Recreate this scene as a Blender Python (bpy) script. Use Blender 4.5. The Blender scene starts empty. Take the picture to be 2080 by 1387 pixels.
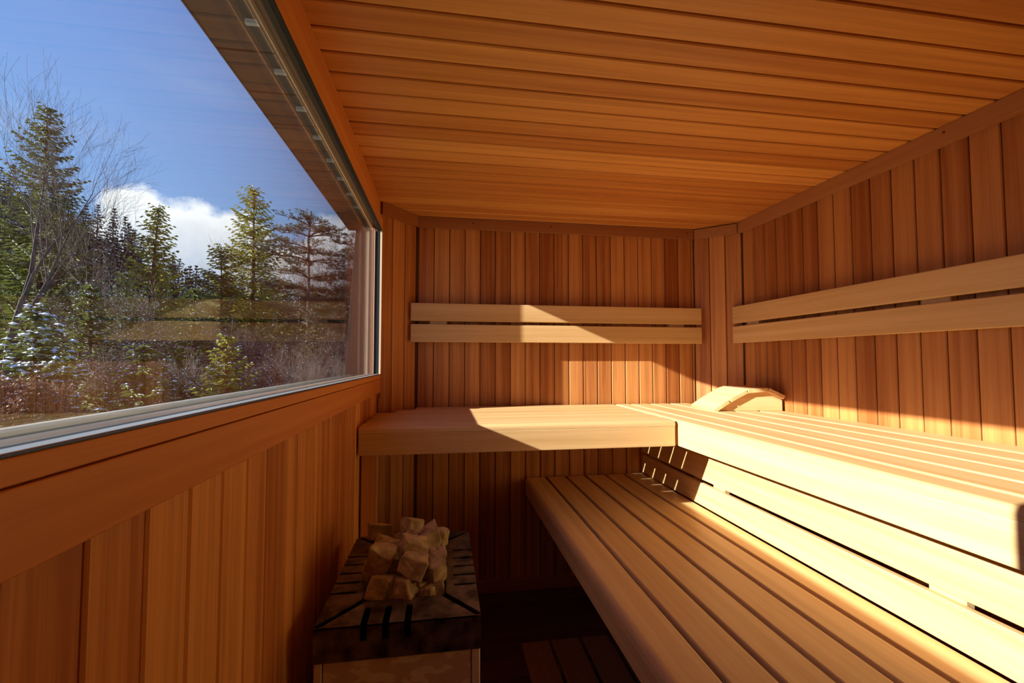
import bpy, bmesh, math, random
from mathutils import Vector, Matrix, noise
C = bpy.context.scene.collection
PI = math.pi
R = math.radians
scn = bpy.context.scene

# ------------------------------------------------------------------ camera, sky, sun, exposure
cam_d = bpy.data.cameras.new('camera'); cam_d.lens = 15.56; cam_d.sensor_width = 36
cam_d.clip_start = 0.02; cam_d.clip_end = 600
cam = bpy.data.objects.new('camera', cam_d); C.objects.link(cam)
cam.location = (0, 0, 1.29)
cam.rotation_euler = (R(90 + 2.436), 0, R(-8.776))
scn.camera = cam

scn.view_settings.view_transform = 'Standard'
scn.view_settings.look = 'None'
scn.view_settings.exposure = 0.0
scn.view_settings.gamma = 1.0
scn.view_settings.use_curve_mapping = False

def nt_new(tree):
    tree.nodes.clear()
    return tree.nodes, tree.links

def build_world():
    w = bpy.data.worlds.new('winter_sky'); scn.world = w; w.use_nodes = True
    N, L = nt_new(w.node_tree)
    out = N.new('ShaderNodeOutputWorld'); bg = N.new('ShaderNodeBackground')
    tc = N.new('ShaderNodeTexCoord'); sep = N.new('ShaderNodeSeparateXYZ')
    L.new(tc.outputs['Generated'], sep.inputs[0])
    # blue of the clear air, paler towards the horizon
    ramp = N.new('ShaderNodeValToRGB'); e = ramp.color_ramp.elements
    e[0].position = 0.0; e[0].color = (0.42, 0.62, 0.92, 1)
    e[1].position = 1.0; e[1].color = (0.10, 0.22, 0.62, 1)
    m = ramp.color_ramp.elements.new(0.30); m.color = (0.24, 0.45, 0.86, 1)
    m = ramp.color_ramp.elements.new(0.62); m.color = (0.17, 0.32, 0.78, 1)
    L.new(sep.outputs['Z'], ramp.inputs['Fac'])
    def math_(op, a, b=None, clamp=False):
        n = N.new('ShaderNodeMath'); n.operation = op; n.use_clamp = clamp
        for i, q in enumerate((a, b)):
            if q is None: continue
            if isinstance(q, (int, float)): n.inputs[i].default_value = q
            else: L.new(q, n.inputs[i])
        return n.outputs[0]
    # azimuth from +Y to the left, in radians
    negx = math_('MULTIPLY', sep.outputs['X'], -1.0)
    az = math_('ARCTAN2', negx, sep.outputs['Y'])
    azn = math_('DIVIDE', az, 1.0)
    # height of the cloud tops over the azimuth
    fc = N.new('ShaderNodeFloatCurve'); cm = fc.mapping; cv = cm.curves[0]
    pts = CLOUD_TOP
    cv.points[0].location = pts[0]; cv.points[1].location = pts[-1]
    for p in pts[1:-1]: cv.points.new(*p)
    cm.update()
    L.new(azn, fc.inputs['Value'])
    nz = N.new('ShaderNodeTexNoise'); nz.inputs['Scale'].default_value = 9; nz.inputs['Detail'].default_value = 9
    nz.inputs['Roughness'].default_value = 0.62
    L.new(tc.outputs['Generated'], nz.inputs['Vector'])
    nn = math_('MULTIPLY', math_('SUBTRACT', nz.outputs['Fac'], 0.5), 0.16)
    top = math_('ADD', fc.outputs[0], nn)
    d = math_('SUBTRACT', top, sep.outputs['Z'])
    mask = math_('MULTIPLY', d, 38.0, True)
    # body of the cloud: white on top, pale grey lower down
    cr = N.new('ShaderNodeValToRGB'); ce = cr.color_ramp.elements
    ce[0].position = 0.0; ce[0].color = (1.35, 1.38, 1.42, 1)
    ce[1].position = 1.0; ce[1].color = (0.52, 0.64, 0.84, 1)
    q = ce = cr.color_ramp.elements.new(0.35); q.color = (0.98, 1.04, 1.12, 1)
    dd = math_('MULTIPLY', d, 6.0, True)
    L.new(dd, cr.inputs['Fac'])
    # wisps high in the air
    nw = N.new('ShaderNodeTexNoise'); nw.inputs['Scale'].default_value = 3.0; nw.inputs['Detail'].default_value = 6
    mpw = N.new('ShaderNodeMapping'); mpw.inputs['Scale'].default_value = (1, 1, 4.5)
    L.new(tc.outputs['Generated'], mpw.inputs['Vector']); L.new(mpw.outputs[0], nw.inputs['Vector'])
    wf = math_('MULTIPLY', math_('SUBTRACT', nw.outputs['Fac'], 0.5, True), 0.55, True)
    mw = N.new('ShaderNodeMixRGB'); L.new(wf, mw.inputs['Fac']); L.new(ramp.outputs[0], mw.inputs[1]); mw.inputs[2].default_value = (0.7, 0.8, 0.95, 1)
    mix = N.new('ShaderNodeMixRGB'); L.new(mask, mix.inputs['Fac'])
    L.new(mw.outputs[0], mix.inputs[1]); L.new(cr.outputs[0], mix.inputs[2])
    L.new(mix.outputs[0], bg.inputs['Color'])
    bg.inputs['Strength'].default_value = SKY_STRENGTH
    L.new(bg.outputs[0], out.inputs[0])
SKY_STRENGTH = 1.2
# (azimuth left of +Y in radians, sine of the elevation of the cloud tops)
CLOUD_TOP = [(0.0, 0.2), (0.15, 0.28), (0.19, 0.30), (0.24, 0.305), (0.27, 0.29), (0.30, 0.255), (0.335, 0.235), (0.37, 0.26), (0.39, 0.285), (0.435, 0.295), (0.50, 0.295), (0.54, 0.30), (0.57, 0.285), (0.61, 0.24), (0.66, 0.18), (1.0, 0.05)]
build_world()

SUN_DIR = Vector((1.0, 0.235, -0.42)).normalized()
sd = bpy.data.lights.new('sun', 'SUN'); sd.energy = 15.5; sd.angle = R(0.6); sd.color = (1.0, 0.985, 0.95)
sun = bpy.data.objects.new('sun', sd); C.objects.link(sun)
sun.rotation_euler = SUN_DIR.to_track_quat('-Z', 'Y').to_euler(); sun.location = (-6, -2, 5)

# sky portal in the window opening: only guides sampling of the sky
pd = bpy.data.lights.new('window_portal', 'AREA'); pd.shape = 'RECTANGLE'; pd.size = 1.93; pd.size_y = 0.73
pd.cycles.is_portal = True
po = bpy.data.objects.new('window_portal', pd); C.objects.link(po)
po.location = (-0.37, 1.31, 1.585); po.rotation_euler = Vector((1, 0, 0)).to_track_quat('-Z', 'Y').to_euler()

# ------------------------------------------------------------------ helpers
def tag(o, label=None, cat=None, group=None, kind=None):
    if label: o['label'] = label
    if cat: o['category'] = cat
    if group: o['group'] = group
    if kind: o['kind'] = kind
    return o

def empty(name, loc=(0, 0, 0), rz=0, label=None, cat=None, group=None):
    o = bpy.data.objects.new(name, None); C.objects.link(o)
    o.location = loc; o.rotation_euler = (0, 0, rz); o.empty_display_size = 0.05
    return tag(o, label, cat, group)

def mesh_obj(name, bm, mat, parent=None, smooth=False, kind=None):
    me = bpy.data.meshes.new(name); bm.to_mesh(me); bm.free()
    if smooth:
        for p in me.polygons: p.use_smooth = True
    for m_ in (mat if isinstance(mat, (list, tuple)) else [mat]): me.materials.append(m_)
    o = bpy.data.objects.new(name, me); C.objects.link(o)
    if parent is not None: o.parent = parent
    if kind: o['kind'] = kind
    return o

def box(bm, a, b, bev=0.0, seg=2, mi=0):
    """axis aligned box between two corners, all edges rounded by bev"""
    t = bmesh.new()
    x0, x1 = sorted((a[0], b[0])); y0, y1 = sorted((a[1], b[1])); z0, z1 = sorted((a[2], b[2]))
    v = [t.verts.new(p) for p in ((x0, y0, z0), (x1, y0, z0), (x1, y1, z0), (x0, y1, z0), (x0, y0, z1), (x1, y0, z1), (x1, y1, z1), (x0, y1, z1))]
    for f in ((0, 3, 2, 1), (4, 5, 6, 7), (0, 1, 5, 4), (1, 2, 6, 5), (2, 3, 7, 6), (3, 0, 4, 7)): t.faces.new([v[i] for i in f])
    if bev > 0: bmesh.ops.bevel(t, geom=list(t.edges), offset=bev, segments=seg, profile=0.5, affect='EDGES')
    merge(bm, t, mi)

def merge(bm, t, mi=0, M=None):
    if M is not None: bmesh.ops.transform(t, matrix=M, verts=t.verts)
    vm = {}
    for q in t.verts: vm[q] = bm.verts.new(q.co)
    for f in t.faces:
        try:
            nf = bm.faces.new([vm[q] for q in f.verts]); nf.material_index = mi; nf.smooth = f.smooth
        except ValueError: pass
    t.free()

def prism(bm, poly, axis, lo, hi, mi=0, bev=0):
    """extrude a 2D polygon along an axis; axis 0: poly=(y,z), 1: (x,z), 2: (x,y)"""
    t = bmesh.new()
    def P(p, h): return (h, p[0], p[1]) if axis == 0 else ((p[0], h, p[1]) if axis == 1 else (p[0], p[1], h))
    A = [t.verts.new(P(p, lo)) for p in poly]; B = [t.verts.new(P(p, hi)) for p in poly]
    n = len(poly)
    t.faces.new(A[::-1]); t.faces.new(B)
    for i in range(n): t.faces.new((A[i], A[(i + 1) % n], B[(i + 1) % n], B[i]))
    bmesh.ops.recalc_face_normals(t, faces=t.faces)
    if bev: bmesh.ops.bevel(t, geom=list(t.edges), offset=bev, segments=2, profile=0.5, affect='EDGES')
    merge(bm, t, mi)

def newmat(name):
    m = bpy.data.materials.new(name); m.use_nodes = True
    N, L = nt_new(m.node_tree)
    out = N.new('ShaderNodeOutputMaterial')
    return m, N, L, out

def plain(name, col, rough=0.6, metal=0.0, noise_amt=0.0, scale=20, spec=0.5, bump=0.0, col2=None):
    m, N, L, out = newmat(name)
    b = N.new('ShaderNodeBsdfPrincipled'); L.new(b.outputs[0], out.inputs[0])
    b.inputs['Roughness'].default_value = rough; b.inputs['Metallic'].default_value = metal
    b.inputs['Specular IOR Level'].default_value = spec
    b.inputs['Base Color'].default_value = (*col, 1)
    if noise_amt or col2 or bump:
        tc = N.new('ShaderNodeTexCoord'); nz = N.new('ShaderNodeTexNoise')
        nz.inputs['Scale'].default_value = scale; nz.inputs['Detail'].default_value = 6
        L.new(tc.outputs['Object'], nz.inputs['Vector'])
        r = N.new('ShaderNodeValToRGB'); r.color_ramp.elements[0].position = 0.35; r.color_ramp.elements[1].position = 0.65
        c2 = col2 if col2 else tuple(min(1, c * (1 + noise_amt)) for c in col)
        c1 = col if col2 else tuple(c * (1 - noise_amt) for c in col)
        r.color_ramp.elements[0].color = (*c1, 1); r.color_ramp.elements[1].color = (*c2, 1)
        L.new(nz.outputs['Fac'], r.inputs[0]); L.new(r.outputs[0], b.inputs['Base Color'])
        if bump:
            bp = N.new('ShaderNodeBump'); bp.inputs['Strength'].default_value = bump; bp.inputs['Distance'].default_value = 0.01
            L.new(nz.outputs['Fac'], bp.inputs['Height']); L.new(bp.outputs[0], b.inputs['Normal'])
    return m

def wood(name, light, dark, axis, rough=0.5, contrast=1.0, spec=0.35, knots=True, vary=0.5):
    """planed boards: streaky grain along one axis, tone changing from board to board"""
    m, N, L, out = newmat(name)
    b = N.new('ShaderNodeBsdfPrincipled'); L.new(b.outputs[0], out.inputs[0])
    b.inputs['Roughness'].default_value = rough; b.inputs['Specular IOR Level'].default_value = spec
    tc = N.new('ShaderNodeTexCoord'); geo = N.new('ShaderNodeNewGeometry')
    mp = N.new('ShaderNodeMapping'); s = [34, 34, 34]; s[axis] = 0.7
    mp.inputs['Scale'].default_value = s
    L.new(tc.outputs['Object'], mp.inputs['Vector'])
    rnd = N.new('ShaderNodeVectorMath'); rnd.operation = 'SCALE'; rnd.inputs[0].default_value = (57.0, 23.0, 91.0)
    L.new(geo.outputs['Random Per Island'], rnd.inputs['Scale'])
    add = N.new('ShaderNodeVectorMath'); L.new(mp.outputs[0], add.inputs[0]); L.new(rnd.outputs[0], add.inputs[1])
    n1 = N.new('ShaderNodeTexNoise'); n1.inputs['Scale'].default_value = 1.0; n1.inputs['Detail'].default_value = 5; n1.inputs['Roughness'].default_value = 0.6
    n1.inputs['Distortion'].default_value = 0.3
    L.new(add.outputs[0], n1.inputs['Vector'])
    mp2 = N.new('ShaderNodeMapping'); s2 = [260, 260, 260]; s2[axis] = 7
    mp2.inputs['Scale'].default_value = s2; L.new(tc.outputs['Object'], mp2.inputs['Vector'])
    n2 = N.new('ShaderNodeTexNoise'); n2.inputs['Scale'].default_value = 1.0; n2.inputs['Detail'].default_value = 3
    L.new(mp2.outputs[0], n2.inputs['Vector'])
    def mth(op, a, b_=None, clamp=False):
        n = N.new('ShaderNodeMath'); n.operation = op; n.use_clamp = clamp
        for i, q in enumerate((a, b_)):
            if q is None: continue
            if isinstance(q, (int, float)): n.inputs[i].default_value = q
            else: L.new(q, n.inputs[i])
        return n.outputs[0]
    g = mth('MULTIPLY', mth('SUBTRACT', n1.outputs['Fac'], 0.5), 1.5 * contrast)
    h = mth('MULTIPLY', mth('SUBTRACT', n2.outputs['Fac'], 0.5), 0.35 * contrast)
    r = mth('MULTIPLY', mth('SUBTRACT', geo.outputs['Random Per Island'], 0.5), vary)
    f = mth('ADD', mth('ADD', mth('ADD', g, h), r), 0.5, True)
    mix = N.new('ShaderNodeMixRGB'); mix.inputs[1].default_value = (*dark, 1); mix.inputs[2].default_value = (*light, 1)
    L.new(f, mix.inputs['Fac'])
    col = mix.outputs[0]
    if knots:
        vo = N.new('ShaderNodeTexVoronoi'); mk = N.new('ShaderNodeMapping'); sk = [9, 9, 9]; sk[axis] = 2.6
        mk.inputs['Scale'].default_value = sk; L.new(tc.outputs['Object'], mk.inputs['Vector']); L.new(mk.outputs[0], vo.inputs['Vector'])
        vo.inputs['Scale'].default_value = 1.0
        k = mth('LESS_THAN', vo.outputs['Distance'], 0.032)
        k2 = mth('MULTIPLY', k, mth('GREATER_THAN', mth('FRACT', mth('MULTIPLY', vo.outputs['Color'], 7.3)), 0.6))
        mk2 = N.new('ShaderNodeMixRGB'); mk2.inputs[2].default_value = (dark[0] * .45, dark[1] * .35, dark[2] * .3, 1)
        L.new(mth('MULTIPLY', k2, 0.7), mk2.inputs['Fac']); L.new(col, mk2.inputs[1]); col = mk2.outputs[0]
    L.new(col, b.inputs['Base Color'])
    bp = N.new('ShaderNodeBump'); bp.inputs['Strength'].default_value = 0.12; bp.inputs['Distance'].default_value = 0.001
    L.new(n2.outputs['Fac'], bp.inputs['Height']); L.new(bp.outputs[0], b.inputs['Normal'])
    return m

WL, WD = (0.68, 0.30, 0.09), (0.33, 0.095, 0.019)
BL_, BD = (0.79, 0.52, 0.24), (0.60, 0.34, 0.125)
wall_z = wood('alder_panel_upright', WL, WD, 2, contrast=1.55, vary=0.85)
wall_r = wood('alder_panel_right_shaded', (0.55, 0.225, 0.064), (0.31, 0.09, 0.018), 2, contrast=1.55, vary=0.85)  # same alder, darker: the falloff of light on this wall is in the colour
wall_l = wood('alder_panel_window_side_lit', (0.90, 0.43, 0.12), (0.46, 0.145, 0.03), 2, contrast=1.55, vary=0.85)  # same alder, lightened to carry sun bounced off the right bench
wall_x = wood('alder_panel_across_lit', (0.86, 0.40, 0.10), (0.54, 0.185, 0.036), 0, rough=0.42, contrast=1.2, vary=0.75)  # ceiling boards, bounced sunlight put into their lighter colours
wall_y = wood('alder_trim_lengthways', (0.84, 0.36, 0.09), (0.64, 0.22, 0.05), 1, rough=0.45, knots=False)
trim_m = wood('crown_trim_wood', (0.50, 0.22, 0.08), (0.38, 0.14, 0.045), 1, rough=0.5, knots=False)
trim_x = wood('crown_trim_wood_across', (0.42, 0.17, 0.06), (0.32, 0.11, 0.035), 0, rough=0.5, knots=False)
bench_x = wood('bench_wood_across', BL_, BD, 0, rough=0.45, contrast=1.4, knots=False, vary=0.6)
bench_y = wood('bench_wood_lengthways', BL_, BD, 1, rough=0.45, contrast=1.4, knots=False, vary=0.6)
bench_z = wood('bench_wood_upright', BL_, BD, 2, rough=0.5, contrast=0.6, knots=False, vary=0.4)
floor_m = wood('dark_floor_boards', (0.14, 0.05, 0.03), (0.07, 0.022, 0.014), 0, rough=0.5)
step_m = wood('shade_darkened_step_wood', (0.22, 0.095, 0.04), (0.14, 0.055, 0.022), 1, rough=0.55, knots=False)  # shade around the benches is worked into this dark wood colour
back_m = plain('panel_tongue_wood', (0.13, 0.038, 0.01), 0.8)

# ------------------------------------------------------------------ room shell
XL, XR, YB, ZC = -0.33, 1.73, 2.52, 2.10     # faces of the boarding
YF = -0.55
P_ = 0.0872
BD_T = 0.014
# chamfered corners of the back wall
CL = ((-0.33, 2.31), (-0.155, 2.52))
CR = ((1.53, 2.52), (1.73, 2.345))

def boards_plane(bm, origin, u, n, start, end, z0, z1, first, pitch=P_, gap=0.0038):
    """upright boards on a vertical plane. origin + u*s, n = direction into the room"""
    s = first
    while s > start: s -= pitch
    u = Vector(u).normalized(); n = Vector(n).normalized(); o = Vector(origin)
    while s < end:
        a = max(s, start) + gap / 2; b = min(s + pitch, end) - gap / 2
        s += pitch
        if b - a < 0.008: continue
        c = 0.003
        pr = [(a, -BD_T), (b, -BD_T), (b, -c), (b - c, 0), (a + c, 0), (a, -c)]
        pts = [o + u * q[0] + n * q[1] for q in pr]
        t = bmesh.new()
        A = [t.verts.new((q.x, q.y, z0)) for q in pts]; B = [t.verts.new((q.x, q.y, z1)) for q in pts]
        t.faces.new(A[::-1]); t.faces.new(B)
        for i in range(6): t.faces.new((A[i], A[(i + 1) % 6], B[(i + 1) % 6], B[i]))
        bmesh.ops.recalc_face_normals(t, faces=t.faces)
        merge(bm, t)

def slab(bm, o, u, n, L_, z0, z1, t0, t1, mi=1):
    u = Vector(u).normalized(); n = Vector(n).normalized(); o = Vector(o)
    pts = [o + n * t0, o + u * L_ + n * t0, o + u * L_ + n * t1, o + n * t1]
    prism(bm, [(q.x, q.y) for q in pts], 2, z0, z1, mi)

# back wall
bm = bmesh.new()
boards_plane(bm, (0, YB, 0), (1, 0, 0), (0, -1, 0), CL[1][0], CR[0][0], 0, ZC, -0.144)
slab(bm, (CL[1][0] - .1, YB, 0), (1, 0, 0), (0, -1, 0), CR[0][0] - CL[1][0] + .2, 0, ZC, -0.06, -0.0075)
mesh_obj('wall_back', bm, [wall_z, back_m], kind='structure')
# right wall
bm = bmesh.new()
boards_plane(bm, (XR, 0, 0), (0, 1, 0), (-1, 0, 0), YF, CR[1][1], 0, ZC, 2.336)
slab(bm, (XR, YF, 0), (0, 1, 0), (-1, 0, 0), CR[1][1] - YF + .1, 0, ZC, -0.06, -0.0105)
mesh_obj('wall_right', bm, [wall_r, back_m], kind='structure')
# chamfered corner walls
for nm, (a, b), nrm, first in (('wall_corner_left', CL, (1, -1.2, 0), 0.005), ('wall_corner_right', CR, (-1, -1.143, 0), 0.0)):
    A = Vector((*a, 0)); B = Vector((*b, 0)); u = (B - A); Ln = u.length; u.normalize()
    n = Vector((u.y, -u.x, 0))
    bm = bmesh.new()
    boards_plane(bm, A, u, n, 0, Ln, 0, ZC, first, pitch=Ln / 3)
    slab(bm, A - u * .02, u, n, Ln + .04, 0, ZC, -0.05, -0.0075)
    mesh_obj(nm, bm, [wall_z, back_m], kind='structure')

# window wall
WY0, WY1, WZ0, WZ1 = 0.335, 2.286, 1.22, 1.948
bm = bmesh.new()
boards_plane(bm, (XL, 0, 0), (0, 1, 0), (1, 0, 0), YF, 2.31, 0, 1.16, 0.479, pitch=0.0866)
boards_plane(bm, (XL, 0, 0), (0, 1, 0), (1, 0, 0), YF, WY0 - .012, 1.16, ZC, 0.479, pitch=0.0866)
box(bm, (XL - .0105, YF, 0), (XL - 0.15, WY1 + .03, 1.15), mi=1)
box(bm, (XL - BD_T, YF, 1.15), (XL - 0.15, WY0 - .04, ZC), mi=1)
box(bm, (XL - .012, WY0 - .04, 2.055), (XL - 0.15, WY1 + .03, ZC), mi=1)
box(bm, (XL - .0155, WY1 + .03, 0), (XL - 0.044, WY1 + .10, ZC), mi=1)
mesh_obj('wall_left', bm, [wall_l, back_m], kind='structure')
# wall behind the camera
bm = bmesh.new()
boards_plane(bm, (0, YF, 0), (1, 0, 0), (0, 1, 0), XL, XR, 0, ZC, 0)
slab(bm, (XL, YF, 0), (1, 0, 0), (0, 1, 0), XR - XL, 0, ZC, -0.06, -0.0075)
mesh_obj('wall_front', bm, [wall_z, back_m], kind='structure')
# ceiling boards run across the room
bm = bmesh.new()
yy = 1.189 - 0.0868 * 20 - .0434 * 0
while yy < YB:
    a = max(yy + .0034, YF); b = min(yy + .0868 - .0034, YB + .01)
    yy += .0868
    if b - a < .01: continue
    c = .003
    prism(bm, [(a, ZC + BD_T), (a, ZC + c), (a + c, ZC), (b - c, ZC), (b, ZC + c), (b, ZC + BD_T)], 0, XL - .0, XR + .01)
box(bm, (XL - .1, YF - .05, ZC + .0125), (XR + .06, YB + .06, ZC + .06), mi=1)
mesh_obj('ceiling', bm, [wall_x, back_m], kind='structure')
# floor boards
bm = bmesh.new()
yy = YF
while yy < YB:
    box(bm, (XL, yy + .002, -.02), (XR, min(yy + .138, YB), 0), .002, 1)
    yy += .14
box(bm, (XL - .1, YF - .05, -.06), (XR + .06, YB + .06, -.0205), mi=0)
mesh_obj('floor', bm, floor_m, kind='structure')
# baseboard on back wall
bm = bmesh.new(); box(bm, (CL[1][0], 2.497, 0), (CR[0][0], 2.5195, .066), .003)
mesh_obj('baseboard_back', bm, trim_x, kind='structure')

# crown trims
ZT0 = 2.0375
bm = bmesh.new(); box(bm, (-0.148, 2.50, ZT0), (1.52, 2.5195, ZC - .001), .0015)
for x in (0.16, 0.62, 1.48): box(bm, (x - .004, 2.4992, ZT0 + .03), (x + .004, 2.5005, ZT0 + .038), 0, mi=1)
mesh_obj('trim_1', bm, [trim_x, back_m], kind='structure')
bm = bmesh.new(); box(bm, (1.70, YF, ZT0), (1.7295, 2.335, ZC - .001), .0015)
for y in (0.55, 0.75, 1.25): box(bm, (1.6992, y - .004, ZT0 + .035), (1.7005, y + .004, ZT0 + .043), 0, mi=1)
mesh_obj('trim_2', bm, [trim_m, back_m], kind='structure')
def diag_trim(name, a, b, mat, z1=ZC - .001, th=.02):
    A = Vector((*a, 0)); B = Vector((*b, 0)); u = (B - A); Ln = u.length; u.normalize(); n = Vector((u.y, -u.x, 0))
    bm = bmesh.new(); pts = [A, B, B - n * th, A - n * th]
    prism(bm, [(q.x, q.y) for q in pts], 2, ZT0, z1, bev=.0012)
    return mesh_obj(name, bm, mat, kind='structure')
diag_trim('trim_3', (-0.310, 2.297), (-0.146, 2.4985), trim_x)
diag_trim('trim_4', (1.522, 2.4985), (1.698, 2.338), trim_m, z1=ZC - .006)

# head of the window: two boards with a step between them
bm = bmesh.new()
box(bm, (-0.335, YF, 1.950), (-0.310, 2.305, 2.008), .0015)
box(bm, (-0.343, YF, 2.009), (-0.322, 2.297, 2.0985), .0015)
mesh_obj('trim_5', bm, wall_y, kind='structure')
# rail under the window: boards lying along the wall
bm = bmesh.new()
box(bm, (-0.345, YF, 1.1985), (-0.310, 2.293, 1.2195), .0012)
box(bm, (-0.3295, YF, 1.130), (-0.311, 2.293, 1.1965), .0015)
mesh_obj('trim_6', bm, wall_y, kind='structure')
# upright board of the near window jamb
bm = bmesh.new(); box(bm, (-0.345, WY0 - .012, 1.222), (-0.310, WY0, 1.948), .001)
box(bm, (-0.3445, 2.2936, 1.10), (-0.3115, 2.325, 1.2215), .001)
box(bm, (-0.3445, WY1 + .0025, 1.222), (-0.3105, 2.325, 1.948), .001)
mesh_obj('trim_7', bm, wall_z, kind='structure')

# ------------------------------------------------------------------ window
def glass_mat():
    m, N, L, out = newmat('window_glass')
    geo = N.new('ShaderNodeNewGeometry'); dot = N.new('ShaderNodeVectorMath'); dot.operation = 'DOT_PRODUCT'
    L.new(geo.outputs['Incoming'], dot.inputs[0]); L.new(geo.outputs['Normal'], dot.inputs[1])
    def mth(op, a, b_=None):
        n = N.new('ShaderNodeMath'); n.operation = op
        for i, q in enumerate((a, b_)):
            if q is None: continue
            if isinstance(q, (int, float)): n.inputs[i].default_value = q
            else: L.new(q, n.inputs[i])
        return n.outputs[0]
    c = mth('ABSOLUTE', dot.outputs['Value'])
    f = mth('ADD', mth('MULTIPLY', mth('POWER', mth('SUBTRACT', 1.0, c), 5.0), 0.95), 0.042)
    tr = N.new('ShaderNodeBsdfTransparent'); tr.inputs[0].default_value = (0.985, 0.99, 0.985, 1)
    gl = N.new('ShaderNodeBsdfGlossy'); gl.inputs['Roughness'].default_value = 0.0
    mx = N.new('ShaderNodeMixShader'); f = mth('MULTIPLY', f, 0.85); L.new(f, mx.inputs[0]); L.new(tr.outputs[0], mx.inputs[1]); L.new(gl.outputs[0], mx.inputs[2])
    L.new(mx.outputs[0], out.inputs[0])
    return m
glass = glass_mat()
gasket_m = plain('black_rubber_gasket', (0.012, 0.014, 0.014), 0.5)
alu = plain('brushed_aluminium', (0.42, 0.43, 0.41), 0.4, 0.6)
frame_m = plain('bronze_frame_metal', (0.07, 0.06, 0.045), 0.5, 0.3)
pale_m = plain('pale_edge', (0.80, 0.62, 0.42), 0.5)
nose_m = plain('pale_sill_nose', (0.62, 0.58, 0.48), 0.5)
sill_m = plain('outer_sill_metal', (0.055, 0.045, 0.03), 0.4, 0.0, 0.25, 5)
soffit_m = wood('grey_brown_soffit_boards', (0.15, 0.125, 0.105), (0.115, 0.095, 0.08), 0, rough=0.6, contrast=0.5, knots=False, vary=0.3)

win = empty('window_1', (-0.36, 1.315, 1.22)); win['kind'] = 'structure'
def wobj(name, bm, m): 
    o = mesh_obj(name, bm, m, win); o.matrix_parent_inverse = Matrix.Translation(win.location).inverted(); return o
for x in (-0.3465, -0.366):
    bm = bmesh.new(); box(bm, (x - .004, WY0 - .03, 1.2005), (x, WY1 + .02, 2.043)); wobj('pane', bm, glass)
bm = bmesh.new()   # black rubber between wood and frame
box(bm, (-0.3105, WY0, 1.2195), (-0.314, WY1 + .001, 1.2212)); box(bm, (-0.332, WY0, 1.2195), (-0.3455, WY1 + .001, 1.2215)); box(bm, (-0.3105, WY0, 1.9455), (-0.3195, WY1 + .001, 1.9495))
box(bm, (-0.320, WY1 - .001, 1.2225), (-0.3445, WY1 + .002, 1.9455)); box(bm, (-0.320, WY0 - .002, 1.2225), (-0.3445, WY0 + .002, 1.9455))
wobj('gasket', bm, gasket_m)
bm = bmesh.new()   # grey metal frame just inside the glass
box(bm, (-0.3142, WY0, 1.2195), (-0.3318, WY1 - .0015, 1.2226), .0005); wobj('lower_frame', bm, alu)
bm = bmesh.new(); box(bm, (-0.320, WY0, 1.9445), (-0.334, WY1 - .0015, 1.9498), .0005); wobj('upper_frame', bm, frame_m)
bm = bmesh.new(); box(bm, (-0.3452, WY1 - .004, 1.2245), (-0.3462, WY1 + .002, 1.942)); box(bm, (-0.3105, WY1 - .002, 1.2225), (-0.3195, WY1 + .001, 1.9455)); wobj('side_frame', bm, pale_m)
# sloping outer sill with a rolled nose
bm = bmesh.new()
prism(bm, [(-0.3705, 1.195), (-0.3705, 1.214), (-0.508, 1.199), (-0.508, 1.183)], 1, WY0 - .25, 2.604, bev=.002)
sill = wobj('window_sill', bm, sill_m)
bm = bmesh.new()
prism(bm, [(-0.517 + .0095 * math.cos(q * PI / 6), 1.2005 + .0095 * math.sin(q * PI / 6)) for q in range(12)], 1, WY0 - .25, 2.603)
nz_ = wobj('sill_nose', bm, nose_m)

# outside of the cabin: deep soffit, slanted fin, outer wall
bm = bmesh.new()
y = -0.6
while y < 2.66:
    prism(bm, [(y + .004, 2.045), (y + .004, 2.058), (min(y + .1696, 2.66), 2.058), (min(y + .1696, 2.66), 2.045)], 0, -0.545, -0.345)
    y += .1736
box(bm, (-0.5455, -0.6, 2.0575), (-0.342, 2.66, 2.12)); box(bm, (-0.549, -0.6, 2.043), (-0.5455, 2.66, 2.12))
mesh_obj('roof_overhang', bm, soffit_m, kind='structure')
fin_m = plain('dark_outer_fin', (0.05, 0.038, 0.03), 0.7, 0, .2, 8)
bm = bmesh.new()
prism(bm, [(-0.40, 0.2), (-0.40, 2.044), (-0.500, 2.044), (-0.552, 1.17), (-0.60, 0.2)], 1, 2.605, 2.655, bev=.002)
box(bm, (-0.43, WY1 + .11, -.3), (-0.376, 2.604, 2.044)); box(bm, (-0.395, WY1 + .032, -.3), (-0.3745, WY1 + .109, 2.044))
box(bm, (-0.482, -0.6, -.3), (-0.486, 2.60, 1.176))
box(bm, (-0.43, WY0 - .4, 1.22), (-0.41, WY0 - .02, 2.044))
mesh_obj('trim_8', bm, fin_m, kind='structure')
rail = empty('blind_guide_rail', (-0.41, 1.2, 2.03), 0, 'grey metal blind rail with small pale clips under the roof overhang outside the window', 'rail')
bm = bmesh.new(); box(bm, (-0.409, 0.30, 2.034), (-0.394, 2.28, 2.044), .001)
o = mesh_obj('track', bm, plain('grey_rail_metal', (0.16, 0.15, 0.13), 0.5, 0.4), rail); o.matrix_parent_inverse = Matrix.Translation(rail.location).inverted()
clip_m = plain('pale_clip_plastic', (0.75, 0.72, 0.64), 0.5)
for k in range(-3, 8):
    yk = 1.027 + .1715 * k
    bm = bmesh.new(); box(bm, (-0.438, yk - .0045, 2.033), (-0.4095, yk + .0045, 2.044), .0005)
    o = mesh_obj('clip', bm, clip_m, rail); o.matrix_parent_inverse = Matrix.Translation(rail.location).inverted()

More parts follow.
